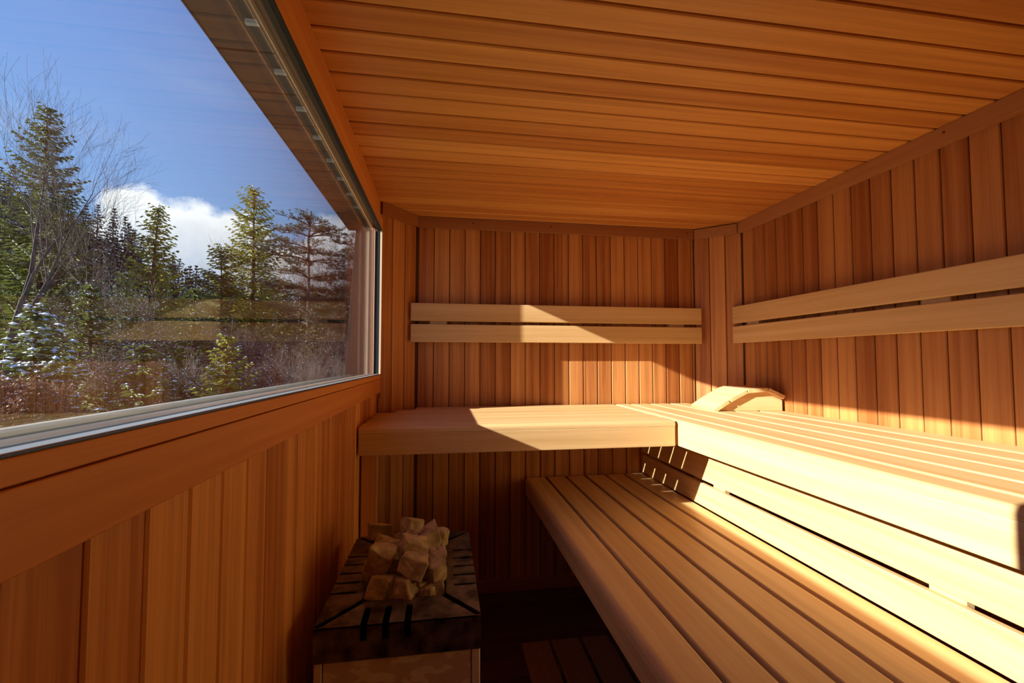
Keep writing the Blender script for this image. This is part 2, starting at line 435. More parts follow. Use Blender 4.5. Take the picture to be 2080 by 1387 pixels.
# ------------------------------------------------------------------ benches
def child(name, bm, m, par, smooth=False):
    o = mesh_obj(name, bm, m, par, smooth); o.matrix_parent_inverse = Matrix.Translation(par.location).inverted(); return o
def slat_x(par, x0, x1, y0, y1, z, th=.024, r=.004, name='slat'):
    bm = bmesh.new(); box(bm, (x0, y0, z - th), (x1, y1, z), r, 3); return child(name, bm, bench_x, par)
def nose(par, name, axis, f, back, lo, hi, z, th=.024, r=.016, mat=None):
    """front slat with a big rounded front edge"""
    pr = [(back, z - th), (f, z - th)]
    for k in range(7):
        a = PI / 2 * k / 6; pr.append((f + r * (1 - math.cos(a)), z - r + r * math.sin(a)))
    pr += [(back - .004, z), (back - .001, z - .001), (back, z - .004)]
    bm = bmesh.new(); prism(bm, pr, 1 if axis == 'y' else 0, lo, hi)
    return child(name, bm, mat, par)

ZU = 1.032
# ---- bench under the window end, along the back wall
bb = empty('upper_bench', (0.33, 2.15, 0.92), 0, 'short high slatted bench along the back wall, half lit by the sun', 'bench')
nose(bb, 'slat', 'x', 1.785, 1.903, -0.322, 0.985, ZU, mat=bench_x)
for a, b in ((1.918, 2.023), (2.038, 2.144), (2.159, 2.265), (2.280, 2.386), (2.401, 2.497)):
    xa = -0.322 if b < 2.30 else (-0.325 + (b - 2.30) * 0.83 + .012)
    slat_x(bb, xa, 0.985, a, b, ZU)
bm = bmesh.new(); box(bm, (-0.322, 1.785, 0.922), (0.985, 1.813, ZU - .0245), .0025, 2); child('front_board', bm, bench_x, bb)
for xb in (-0.13, 0.10, 0.55, 0.93):
    bm = bmesh.new(); box(bm, (xb - .02, 1.815, 0.955), (xb + .02, 2.49, ZU - .0245), .002, 1); child('bearer', bm, bench_y, bb)
bm = bmesh.new(); box(bm, (-0.322, 1.855, 0.0), (-0.262, 1.90, 0.9545), .003); box(bm, (-0.322, 1.815, 0.955), (-0.262, 1.90, ZU - .0245), .002)
child('leg', bm, wall_z, bb)
# ---- long bench along the right wall
rb = empty('upper_bench', (1.36, 1.0, 0.92), 0, 'long high slatted bench along the right wall in bright sun, carrying the headrest', 'bench')
nose(rb, 'slat', 'y', 1.0, 1.083, YF + .02, 2.497, ZU, mat=bench_y)
for a, b in ((1.098, 1.207), (1.222, 1.332), (1.347, 1.457), (1.472, 1.583), (1.598, 1.715)):
    y1 = 2.497 if b < 1.53 else 2.497 - (b - 1.53) * .875 - .012
    bm = bmesh.new(); box(bm, (a, YF + .02, ZU - .024), (b, y1, ZU), .004, 3); child('slat', bm, bench_y, rb)
bm = bmesh.new(); box(bm, (1.0, YF + .02, 0.922), (1.028, 1.784 + .71, ZU - .0245), .0025, 2); child('front_board', bm, bench_y, rb)
for yb in (-0.3, 0.35, 1.0, 1.62, 2.40):
    bm = bmesh.new(); box(bm, (1.03, yb - .02, 0.955), (1.70 if yb < 2.2 else 1.58, yb + .02, ZU - .0245), .002, 1); child('bearer', bm, bench_x, rb)
# ---- low bench
ZL = 0.626
lb = empty('lower_bench', (0.8, 1.0, 0.0), 0, 'low slatted bench with two wide sunlit boards behind its shaded seat', 'bench')
nose(lb, 'slat', 'y', 0.462, 0.574, YF + .02, 2.497, ZL, r=.02, mat=bench_y)
for a, b in ((0.589, 0.690), (0.705, 0.806), (0.821, 0.925), (0.940, 1.040), (1.055, 1.163)):
    bm = bmesh.new(); box(bm, (a, YF + .02, ZL - .024), (b, 2.497, ZL), .004, 3); child('slat', bm, bench_y, lb)
bm = bmesh.new(); box(bm, (0.462, YF + .02, 0.533), (0.488, 2.497, ZL - .0245), .0025, 2); child('front_board', bm, bench_y, lb)
for yb in (-0.3, 0.5, 1.2, 1.9, 2.42):
    bm = bmesh.new(); box(bm, (0.4885, yb - .02, 0.55), (1.50, yb + .02, ZL - .0245), .002, 1); child('bearer', bm, bench_x, lb)
for yb in (-0.3, 1.0, 2.42):
    bm = bmesh.new(); box(bm, (0.96, yb - .03, 0), (1.02, yb + .03, 0.5495), .002, 1); child('leg', bm, bench_z, lb)
for z0, z1 in ((0.630, 0.731), (0.748, 0.856)):      # two wide boards behind the seat
    bm = bmesh.new(); box(bm, (1.165, YF + .02, z0), (1.183, 2.497, z1), .0025, 3); child('backrest_board', bm, bench_y, lb)
for yb in (0.25, 0.905, 1.785, 2.40):
    bm = bmesh.new(); box(bm, (1.1835, yb - .04, 0.628), (1.208, yb + .04, 0.85), .002, 1); child('spacer', bm, bench_z, lb)
# ---- slatted step in front of the low bench
stp = empty('duckboard_step', (0.6, 1.2, 0), 0, 'low slatted step on the floor beside the low bench, coloured dark for the shade', 'step')
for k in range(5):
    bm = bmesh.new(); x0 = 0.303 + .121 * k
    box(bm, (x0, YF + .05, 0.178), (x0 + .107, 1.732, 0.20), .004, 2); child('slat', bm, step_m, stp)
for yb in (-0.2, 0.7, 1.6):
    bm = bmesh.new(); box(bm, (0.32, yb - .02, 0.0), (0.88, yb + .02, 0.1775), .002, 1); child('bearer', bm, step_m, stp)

# ---- backrests
def backrest(label, axis, lo, hi, face, brk):
    if axis == 'x': par = empty('backrest', ((lo + hi) / 2, face, 1.39), 0, label, 'backrest')
    else: par = empty('backrest', (face, (lo + hi) / 2, 1.39), 0, label, 'backrest')
    for z0, z1 in ((1.390, 1.488), (1.506, 1.604)):
        bm = bmesh.new()
        if axis == 'x': box(bm, (lo, face, z0), (hi, face + .022, z1), .003, 3)
        else: box(bm, (face, lo, z0), (face + .022, hi, z1), .003, 3)
        child('board', bm, bench_x if axis == 'x' else bench_y, par)
    for b in brk:
        bm = bmesh.new()
        if axis == 'x': box(bm, (b - .047, face + .0225, 1.405), (b + .047, YB - .0005, 1.589), .002, 1)
        else: box(bm, (face + .0225, b - .048, 1.405), (XR - .0005, b + .048, 1.589), .002, 1)
        child('bracket', bm, bench_z, par)
backrest('pale two-board backrest on the back wall with a diagonal patch of sun', 'x', -0.179, 1.540, 2.46, (-0.03, 1.39))
backrest('pale two-board backrest on the right wall above the long bench', 'y', YF + .1, 2.372, 1.68, (2.23, 1.30, 0.3))

# ---- headrest
hr = empty('headrest', (1.39, 2.08, ZU), R(-8), 'pale slatted wooden headrest standing on the long bench in the far corner', 'headrest')
def hchild(name, bm, m): return mesh_obj(name, bm, m, hr)
prof = [(-0.045, 0.006), (0.04, 0.062), (0.135, 0.112), (0.245, 0.120), (0.335, 0.078)]
HL = 0.27
for i in range(4):
    (xa, za), (xb, zb) = prof[i], prof[i + 1]
    d = Vector((xb - xa, zb - za)); Ls = d.length; ang = math.atan2(d.y, d.x)
    t = bmesh.new(); box(t, (0.004, 0, -.022), (Ls - .004, HL, 0), .003, 2)
    bm = bmesh.new(); merge(bm, t, 0, Matrix.Translation((xa, -0.02, za)) @ Matrix.Rotation(-ang, 4, 'Y'))
    hchild('slat', bm, bench_y)
for y0 in (0.0, 0.19):
    bm = bmesh.new()
    prism(bm, [(-0.012, 0.001), (0.325, 0.001), (0.325, 0.056), (0.245, 0.096), (0.14, 0.088), (0.05, 0.040)], 1, y0, y0 + .022, bev=.0015)
    hchild('side_panel', bm, bench_x)

# ------------------------------------------------------------------ heater
def steel_stained():
    m, N, L, out = newmat('stained_brushed_steel')
    b = N.new('ShaderNodeBsdfPrincipled'); L.new(b.outputs[0], out.inputs[0])
    tc = N.new('ShaderNodeTexCoord'); mp = N.new('ShaderNodeMapping'); mp.inputs['Scale'].default_value = (20, 20, 46)
    L.new(tc.outputs['Object'], mp.inputs['Vector'])
    nz = N.new('ShaderNodeTexNoise'); nz.inputs['Scale'].default_value = 1; nz.inputs['Detail'].default_value = 1.5
    L.new(mp.outputs[0], nz.inputs['Vector'])
    r = N.new('ShaderNodeValToRGB'); r.color_ramp.elements[0].position = 0.50; r.color_ramp.elements[1].position = 0.53
    r.color_ramp.elements[0].color = (0.78, 0.62, 0.50, 1); r.color_ramp.elements[1].color = (0.97, 0.90, 0.75, 1)
    L.new(nz.outputs['Fac'], r.inputs[0]); L.new(r.outputs[0], b.inputs['Base Color'])
    b.inputs['Metallic'].default_value = 0.0; b.inputs['Roughness'].default_value = 0.3
    return m
steel = steel_stained()
hood_m = plain('sooty_steel_hood', (0.045, 0.036, 0.03), 0.34, 0.6, 0, 26, col2=(0.26, 0.22, 0.18), bump=0.1)
steel_edge = plain('bare_steel_edge', (0.95, 0.85, 0.70), 0.4, 0.0)
dark_m = plain('black_heater_inside', (0.008, 0.007, 0.006), 0.8)
HX0, HX1, HY0, HY1, HZ0, HZ1 = -0.275, 0.088, 1.035, 1.54, 0.635, 0.71
ht = empty('sauna_heater', (-0.093, 1.29, 0), 0, 'boxy steel sauna heater with a sooty slotted top, in the corner below the window', 'heater')
bm = bmesh.new(); box(bm, (HX0 + .02, HY0 + .006, 0.16), (HX1 - .022, HY1 - .02, HZ0 + .002), .002); child('front_panel', bm, steel, ht)
for xa, xb in ((HX0 + .001, HX0 + .018), (HX1 - .020, HX1 - .001)):
    bm = bmesh.new(); box(bm, (xa, HY0 + .004, 0.14), (xb, HY1 - .02, HZ0 + .001), .003); child('corner_post', bm, steel_edge, ht)
bm = bmesh.new(); box(bm, (HX0 + .03, HY0 + .05, 0.0), (HX1 - .03, HY1 - .05, 0.159), .002); child('plinth', bm, dark_m, ht)
# hood: four mitred top panels round the stones with slots, side skirts
IX0, IX1, IY0, IY1 = -0.190, 0.008, 1.135, 1.466
def hood_panel(poly, slots, axis):
    """flat top panel with real slots: built as strips between the slots"""
    t = bmesh.new()
    vs = [t.verts.new((p[0], p[1], HZ1)) for p in poly]; t.faces.new(vs)
    bmesh.ops.recalc_face_normals(t, faces=t.faces)
    for f in t.faces:
        if f.normal.z < 0: f.normal_flip()
    for (a, b) in slots:
        for q in (a, b):
            co = (0, q, 0) if axis == 1 else (q, 0, 0); no = (0, 1, 0) if axis == 1 else (1, 0, 0)
            bmesh.ops.bisect_plane(t, geom=list(t.verts) + list(t.edges) + list(t.faces), plane_co=co, plane_no=no)
    return t
def finish_panel(t, slots, axis, lim0, lim1):
    k = 0 if axis == 1 else 1
    for q in (lim0, lim1):
        co = (q, 0, 0) if axis == 1 else (0, q, 0); no = (1, 0, 0) if axis == 1 else (0, 1, 0)
        bmesh.ops.bisect_plane(t, geom=list(t.verts) + list(t.edges) + list(t.faces), plane_co=co, plane_no=no)
    kill = []
    for f in t.faces:
        c = f.calc_center_median(); s = c[1] if axis == 1 else c[0]; o_ = c[0] if axis == 1 else c[1]
        if lim0 < o_ < lim1 and any(a < s < b for a, b in slots): kill.append(f)
    bmesh.ops.delete(t, geom=kill, context='FACES')
    r = bmesh.ops.extrude_face_region(t, geom=list(t.faces))
    bmesh.ops.translate(t, vec=(0, 0, -.004), verts=[v for v in r['geom'] if isinstance(v, bmesh.types.BMVert)])
    bmesh.ops.recalc_face_normals(t, faces=t.faces)
    return t
g = .010
side_sl = [(1.175 + .052 * k, 1.185 + .052 * k) for k in range(5)]
pr_ = [(HX1, HY0 + .0 + g), (HX1, HY1 - g), (IX1 + .002, IY1 - g), (IX1 + .002, IY0 + g)]
child('top_panel', finish_panel(hood_panel(pr_, side_sl, 1), side_sl, 1, IX1 + .022, HX1 + 1), hood_m, ht)
pl_ = [(HX0, HY0 + g), (IX0 - .002, IY0 + g), (IX0 - .002, IY1 - g), (HX0, HY1 - g)]
child('top_panel', finish_panel(hood_panel(pl_, side_sl, 1), side_sl, 1, HX0 - 1, IX0 - .022), hood_m, ht)
fs = [(-0.178, -0.163), (-0.131, -0.116), (-0.083, -0.068)]
pf_ = [(HX0 + g, HY0), (HX1 - g, HY0), (IX1 - g, IY0 - .002), (IX0 + g, IY0 - .002)]
child('top_panel', finish_panel(hood_panel(pf_, fs, 0), fs, 0, HY0 - 1, IY0 - .03), hood_m, ht)
pb_ = [(HX0 + g, HY1), (IX0 + g, IY1 + .002), (IX1 - g, IY1 + .002), (HX1 - g, HY1)]
child('top_panel', finish_panel(hood_panel(pb_, [], 0), [], 0, 9, 10), hood_m, ht)
# front skirt with the three slots carried over the edge
bm = bmesh.new()
xs = [HX0] + [q for s in fs for q in s] + [HX1]
for i in range(0, len(xs), 2): box(bm, (xs[i], HY0, HZ0), (xs[i + 1], HY0 + .003, HZ1 - .0005))
for a, b in fs: box(bm, (a, HY0, HZ0), (b, HY0 + .003, HZ1 - .036))
child('front_skirt', bm, hood_m, ht)
bm = bmesh.new()
box(bm, (HX1 - .003, HY0 + .0035, HZ0), (HX1, HY1, HZ1 - .0045)); box(bm, (HX0, HY0 + .0035, HZ0), (HX0 + .003, HY1, HZ1 - .0045)); box(bm, (HX0 + .0035, HY1 - .003, HZ0), (HX1 - .0035, HY1, HZ1 - .0045))
child('side_skirt', bm, hood_m, ht)
bm = bmesh.new()   # inner tray that carries the stones
box(bm, (HX0 + .004, HY0 + .006, HZ0 + .003), (HX1 - .004, HY1 - .004, HZ0 + .008))
box(bm, (IX0, IY0, HZ0 + .008), (IX0 + .003, IY1, HZ1 - .002)); box(bm, (IX1 - .003, IY0, HZ0 + .008), (IX1, IY1, HZ1 - .002))
box(bm, (IX0, IY0, HZ0 + .008), (IX1, IY0 + .003, HZ1 - .002)); box(bm, (IX0, IY1 - .003, HZ0 + .008), (IX1, IY1, HZ1 - .002))
child('stone_tray', bm, dark_m, ht)

def stone_mat():
    m, N, L, out = newmat('rough_sauna_stone')
    b = N.new('ShaderNodeBsdfPrincipled'); L.new(b.outputs[0], out.inputs[0]); b.inputs['Roughness'].default_value = 0.85
    tc = N.new('ShaderNodeTexCoord'); nz = N.new('ShaderNodeTexNoise'); nz.inputs['Scale'].default_value = 34; nz.inputs['Detail'].default_value = 8
    oi = N.new('ShaderNodeObjectInfo'); va = N.new('ShaderNodeVectorMath'); L.new(tc.outputs['Object'], va.inputs[0]); L.new(oi.outputs['Random'], va.inputs[1])
    L.new(va.outputs[0], nz.inputs['Vector'])
    r = N.new('ShaderNodeValToRGB'); r.color_ramp.elements[0].position = .3; r.color_ramp.elements[1].position = .7
    r.color_ramp.elements[0].color = (0.26, 0.18, 0.085, 1); r.color_ramp.elements[1].color = (0.66, 0.52, 0.27, 1)
    L.new(nz.outputs['Fac'], r.inputs[0]); L.new(r.outputs[0], b.inputs['Base Color'])
    bp = N.new('ShaderNodeBump'); bp.inputs['Strength'].default_value = .9; bp.inputs['Distance'].default_value = .006
    L.new(nz.outputs['Fac'], bp.inputs['Height']); L.new(bp.outputs[0], b.inputs['Normal'])
    return m
stone_m = stone_mat()
def stone_mesh(sx, sy, sz, seed):
    rd = random.Random(seed)
    bm = bmesh.new()
    # a broken block: convex hull of jittered box corners and a few extra points
    pts = []
    for i in (-1, 1):
        for j in (-1, 1):
            for k in (-1, 1):
                pts.append(Vector((i * rd.uniform(.62, 1), j * rd.uniform(.62, 1), k * rd.uniform(.42, 1))))
    for _ in range(4): pts.append(Vector((rd.uniform(-1, 1), rd.uniform(-1, 1), rd.uniform(-1, 1))))
    for p in pts: bm.verts.new((p.x * sx / 2, p.y * sy / 2, p.z * sz / 2))
    bmesh.ops.convex_hull(bm, input=bm.verts)
    for v in [v for v in bm.verts if not v.link_faces]: bm.verts.remove(v)
    bmesh.ops.bevel(bm, geom=list(bm.edges), offset=min(sx, sy, sz) * .035, segments=1, profile=.5, affect='EDGES')
    for v in bm.verts:
        v.co = Vector((max(-sx * .52, min(sx * .52, v.co.x)), max(-sy * .52, min(sy * .52, v.co.y)), max(-sz * .52, min(sz * .52, v.co.z))))
    bmesh.ops.triangulate(bm, faces=bm.faces)
    bmesh.ops.subdivide_edges(bm, edges=[e for e in bm.edges if e.calc_length() > .012], cuts=1, use_grid_fill=True)
    off = Vector((seed * 3.1, seed, 0))
    bm.normal_update()
    for v in bm.verts:
        v.co += v.normal * (noise.noise(v.co * 45 + off) * .0042 + noise.noise(v.co * 130 + off) * .0018)
    return bm

STONES = [  # x, y, z, width, height, label
 (-0.190,1.440,0.765,0.085,0.050,'broken brown stone at the back left of the heater pile'),
 (-0.092,1.420,0.778,0.062,0.052,'small dark stone at the very back of the heater pile'),
 (-0.036,1.340,0.772,0.062,0.080,'tall ribbed pale stone at the back right of the heater pile'),
 (0.000,1.400,0.752,0.038,0.045,'small stone behind the tall ribbed one on the heater'),
 (-0.168,1.350,0.752,0.060,0.050,'brown stone on the left of the pile, behind the big upright one'),
 (-0.140,1.290,0.768,0.062,0.050,'stone leaning behind the big upright slab on the heater'),
 (-0.095,1.340,0.768,0.050,0.040,'small stone in the middle of the back row on the heater'),
 (-0.082,1.235,0.790,0.080,0.062,'big wedge shaped stone on top of the heater pile'),
 (-0.157,1.205,0.778,0.070,0.088,'big upright slab stone at the left of the heater pile'),
 (-0.172,1.245,0.730,0.058,0.066,'rounded stone under the upright slab at the left edge'),
 (-0.115,1.235,0.742,0.050,0.050,'stone tucked in the middle of the pile under the wedge'),
 (-0.075,1.180,0.768,0.068,0.072,'ribbed stone leaning forward in the middle of the heater pile'),
 (-0.016,1.270,0.740,0.056,0.058,'crumbly stone on the right side of the heater pile'),
 (-0.022,1.190,0.742,0.056,0.070,'triangular stone at the front right of the heater pile'),
 (-0.150,1.172,0.722,0.066,0.062,'square stone at the front left of the heater pile'),
 (-0.092,1.166,0.722,0.064,0.060,'angular stone at the front middle of the heater pile'),
 (-0.052,1.178,0.712,0.042,0.048,'small chipped stone at the front between two larger ones'),
 (-0.010,1.340,0.735,0.034,0.044,'little stone at the right rim of the heater tray'),
 (-0.120,1.425,0.745,0.050,0.045,'small stone between the two rear stones of the pile'),
 (-0.050,1.290,0.740,0.050,0.055,'stone low in the pile behind the triangular one'),
]
for i, (x, y, z, w, h, lab) in enumerate(STONES):
    rd = random.Random(100 + i)
    w *= 1.04; h *= 1.04
    bm = stone_mesh(w, (w + h) * .5 * rd.uniform(.85, 1.1), h, 11 + i)
    o = mesh_obj('sauna_stone', bm, stone_m)
    o.location = (x, y, z); o.rotation_euler = (rd.uniform(-.4, .4), rd.uniform(-.4, .4), rd.uniform(-.7, .7))
    tag(o, lab, 'stone', 'stones heaped on the sauna heater')
for i in range(34):      # the layers below, filling the tray
    rd = random.Random(500 + i)
    a = i % 17
    x = -0.165 + .037 * (a % 5) + rd.uniform(-.006, .006); y = 1.165 + .074 * (a // 5) + rd.uniform(-.008, .008); z = .668 if i < 17 else .706
    if i >= 17: x = min(x + .012, -.018)
    bm = stone_mesh(.044, .052, .042, 77 + i)
    o = mesh_obj('sauna_stone', bm, stone_m); o.location = (x, y, z)
    o.rotation_euler = (rd.uniform(-.4, .4), rd.uniform(-.4, .4), rd.uniform(-3, 3))
    tag(o, 'small stone low in the heater tray, mostly hidden under the pile', 'stone', 'small stones filling the heater tray')

# ------------------------------------------------------------------ outdoors
GZ = -0.31
def grass_mat():
    m, N, L, out = newmat('winter_grass_with_snow')
    b = N.new('ShaderNodeBsdfPrincipled'); L.new(b.outputs[0], out.inputs[0]); b.inputs['Roughness'].default_value = 0.9
    tc = N.new('ShaderNodeTexCoord')
    n1 = N.new('ShaderNodeTexNoise'); n1.inputs['Scale'].default_value = 1.4; n1.inputs['Detail'].default_value = 8; n1.inputs['Roughness'].default_value = .75
    n2 = N.new('ShaderNodeTexNoise'); n2.inputs['Scale'].default_value = .9; n2.inputs['Detail'].default_value = 9; n2.inputs['Roughness'].default_value = .8
    L.new(tc.outputs['Object'], n1.inputs['Vector']); L.new(tc.outputs['Object'], n2.inputs['Vector'])
    r = N.new('ShaderNodeValToRGB'); r.color_ramp.elements[0].position = .35; r.color_ramp.elements[1].position = .65
    r.color_ramp.elements[0].color = (0.07, 0.055, 0.02, 1); r.color_ramp.elements[1].color = (0.19, 0.15, 0.055, 1)
    L.new(n1.outputs['Fac'], r.inputs[0])
    r2 = N.new('ShaderNodeValToRGB'); r2.color_ramp.elements[0].position = .60; r2.color_ramp.elements[1].position = .66
    L.new(n2.outputs['Fac'], r2.inputs[0])
    mx = N.new('ShaderNodeMixRGB'); L.new(r2.outputs[0], mx.inputs[0]); L.new(r.outputs[0], mx.inputs[1]); mx.inputs[2].default_value = (.75, .78, .85, 1)
    L.new(mx.outputs[0], b.inputs['Base Color'])
    return m
bm = bmesh.new()
t = bmesh.new()
bmesh.ops.create_grid(t, x_segments=90, y_segments=90, size=1)
for v in t.verts:
    X = -26 + v.co.x * 35; Y = 22 + v.co.y * 30
    v.co = Vector((X, Y, GZ + (.10 * noise.noise(Vector((X * .35, Y * .35, 3))) if X < -3 else 0)))
merge(bm, t)
mesh_obj('ground', bm, grass_mat(), kind='structure', smooth=True)

def leaf_mat(name, c1, c2, rough=.6, trans=.25, scale=2.0):
    m, N, L, out = newmat(name)
    b = N.new('ShaderNodeBsdfPrincipled'); b.inputs['Roughness'].default_value = rough
    geo = N.new('ShaderNodeNewGeometry'); tc = N.new('ShaderNodeTexCoord')
    nz = N.new('ShaderNodeTexNoise'); nz.inputs['Scale'].default_value = scale; L.new(tc.outputs['Object'], nz.inputs['Vector'])
    ad = N.new('ShaderNodeMath'); ad.operation = 'ADD'; L.new(geo.outputs['Random Per Island'], ad.inputs[0]); L.new(nz.outputs['Fac'], ad.inputs[1])
    hf = N.new('ShaderNodeMath'); hf.operation = 'MULTIPLY'; hf.inputs[1].default_value = .5; L.new(ad.outputs[0], hf.inputs[0])
    mx = N.new('ShaderNodeMixRGB'); L.new(hf.outputs[0], mx.inputs[0]); mx.inputs[1].default_value = (*c1, 1); mx.inputs[2].default_value = (*c2, 1)
    L.new(mx.outputs[0], b.inputs['Base Color'])
    tl = N.new('ShaderNodeBsdfTranslucent'); L.new(mx.outputs[0], tl.inputs[0])
    ms = N.new('ShaderNodeMixShader'); ms.inputs[0].default_value = trans; L.new(b.outputs[0], ms.inputs[1]); L.new(tl.outputs[0], ms.inputs[2])
    L.new(ms.outputs[0], out.inputs[0])
    return m
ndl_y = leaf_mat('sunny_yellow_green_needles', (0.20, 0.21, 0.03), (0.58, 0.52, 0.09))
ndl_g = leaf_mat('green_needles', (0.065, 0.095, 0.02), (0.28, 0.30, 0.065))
ndl_d = leaf_mat('dark_forest_needles', (0.012, 0.016, 0.010), (0.05, 0.055, 0.03), trans=.1)
ndl_b = leaf_mat('brownish_pine_needles', (0.07, 0.07, 0.03), (0.24, 0.20, 0.09))
beech = leaf_mat('dry_beech_leaves', (0.06, 0.025, 0.014), (0.34, 0.17, 0.09), trans=.25)
bark = plain('grey_bark', (0.085, 0.065, 0.05), 0.9, 0, .35, 6)
twig_m = plain('grey_brown_twigs', (0.14, 0.105, 0.08), 0.85, 0, .35, 4)
twig_r = plain('reddish_twigs', (0.13, 0.075, 0.055), 0.85, 0, .3, 4)
snow_m = plain('snow_on_branches', (0.82, 0.85, 0.92), 0.6)

class Tri:
    """collects loose polygons and makes one mesh"""
    def __init__(s): s.v = []; s.f = []
    def poly(s, pts):
        n = len(s.v); s.v += [tuple(p) for p in pts]; s.f.append(tuple(range(n, n + len(pts))))
    def tube(s, a, b, ra, rb, k=4):
        d = (b - a)
        if d.length < 1e-5: return
        d.normalize(); u = d.orthogonal().normalized(); w = d.cross(u)
        n = len(s.v)
        for p, r in ((a, ra), (b, rb)):
            for i in range(k):
                an = 2 * PI * i / k; s.v.append(tuple(p + u * (r * math.cos(an)) + w * (r * math.sin(an))))
        for i in range(k): s.f.append((n + i, n + (i + 1) % k, n + k + (i + 1) % k, n + k + i))
    def blob(s, c, rx, rz, ax=None):
        """little lump of snow"""
        n = len(s.v)
        for i in range(6):
            an = PI * i / 3; s.v.append((c.x + rx * math.cos(an), c.y + rx * math.sin(an), c.z))
        s.v.append((c.x, c.y, c.z + rz)); s.v.append((c.x, c.y, c.z - rz * .3))
        for i in range(6): s.f.append((n + i, n + (i + 1) % 6, n + 6)); s.f.append((n + (i + 1) % 6, n + i, n + 7))
    def mesh(s, name, mat):
        me = bpy.data.meshes.new(name); me.from_pydata(s.v, [], s.f); me.update(); me.materials.append(mat); return me
def link_mesh(name, me, par):
    o = bpy.data.objects.new(name, me); C.objects.link(o); o.parent = par; return o

def conifer_parts(h, r, seed, ndl, snow=.12, whorl=.26, base=.06, droop=.25, twig=.11, needle=.05, power=.85, up=.12):
    rd = random.Random(seed)
    tr, fo, sn = Tri(), Tri(), Tri()
    n = 7; prev = Vector((0, 0, 0)); pr = h * .014 + .03
    lean = Vector((rd.uniform(-.02, .02), rd.uniform(-.02, .02), 0))
    for i in range(1, n + 1):
        q = Vector((0, 0, h * i / n)) + lean * h * (i / n) ** 2
        rr = (h * .014 + .03) * (1 - i / n) + .006
        tr.tube(prev, q, pr, rr, 7); prev, pr = q, rr
    z = h * base
    while z < h * .985:
        t = z / h
        L0 = r * (1 - t) ** power + .06
        nb = max(4, int(5 + 4 * (1 - t)))
        a0 = rd.uniform(0, 6.28)
        for b in range(nb):
            a = a0 + 6.283 * b / nb + rd.uniform(-.3, .3)
            Lb = L0 * rd.uniform(.6, 1.12)
            o = Vector((0, 0, z + rd.uniform(-.08, .08))) + lean * h * t * t
            d = Vector((math.cos(a), math.sin(a), 0))
            m = max(2, int(Lb / twig)); pts = []
            for k in range(m + 1):
                s = k / m
                zz = -droop * Lb * math.sin(s * 2.2) * (1 - .35 * s) * (1 - t * .8) + up * Lb * s * s + t * .45 * Lb * s
                pts.append(o + d * (Lb * s) + Vector((0, 0, zz)))
            for k in range(m):
                tr.tube(pts[k], pts[k + 1], .012 * (1 - k / m) + .004, .012 * (1 - (k + 1) / m) + .003, 3)
            side = d.cross(Vector((0, 0, 1)))
            for k in range(m + 1):
                s = k / m
                if s < .12 and Lb > .6: continue
                tl = (.45 * Lb * (1 - s) * (.35 + s) + .08) * rd.uniform(.6, 1.2)
                for sg in (-1, 1):
                    dr = (side * sg * .8 + d * .75 + Vector((0, 0, rd.uniform(-.25, .12)))).normalized()
                    p0 = pts[k]; seg = max(1, int(tl / .13)); 
                    for q in range(seg):
                        pa = p0 + dr * (tl * q / seg) - Vector((0, 0, .03 * q)); pb = p0 + dr * (tl * (q + 1) / seg + .03) - Vector((0, 0, .03 * (q + 1)))
                        x = dr.cross(Vector((0, 0, 1))).normalized() * needle * rd.uniform(.7, 1.2); zv = Vector((0, 0, 1)) * needle * .7
                        md = pa.lerp(pb, .45)
                        fo.poly((pa, md + x + zv * .2, pb, md - x - zv * .2))
                        fo.poly((pa + zv * .2, md + zv * .8, pb, md - zv * .8))
                        if rd.random() < snow:
                            c = md + Vector((0, 0, needle * .6))
                            sn.poly((c - dr * .07, c + x * .8, c + dr * .08, c - x * .8)); sn.blob(c, needle * .7, needle * .35)
            if snow > .3:
                for k in range(1, m + 1):
                    if rd.random() < snow: sn.blob(pts[k] + Vector((0, 0, .04)), .05 + .05 * rd.random(), .035)
        z += whorl * rd.uniform(.75, 1.2) * (1 - .35 * t)
    return tr, fo, sn

def conifer(name, x, y, h, r, seed, ndl, label, group=None, z=GZ, **kw):
    t = empty(name, (x, y, z), 0, label, 'tree', group)
    tr, fo, sn = conifer_parts(h, r, seed, ndl, **kw)
    link_mesh('trunk', tr.mesh('trunk', bark), t); link_mesh('foliage', fo.mesh('foliage', ndl), t)['kind'] = 'stuff'
    if sn.f: link_mesh('snow', sn.mesh('snow', snow_m), t)['kind'] = 'stuff'
    return t

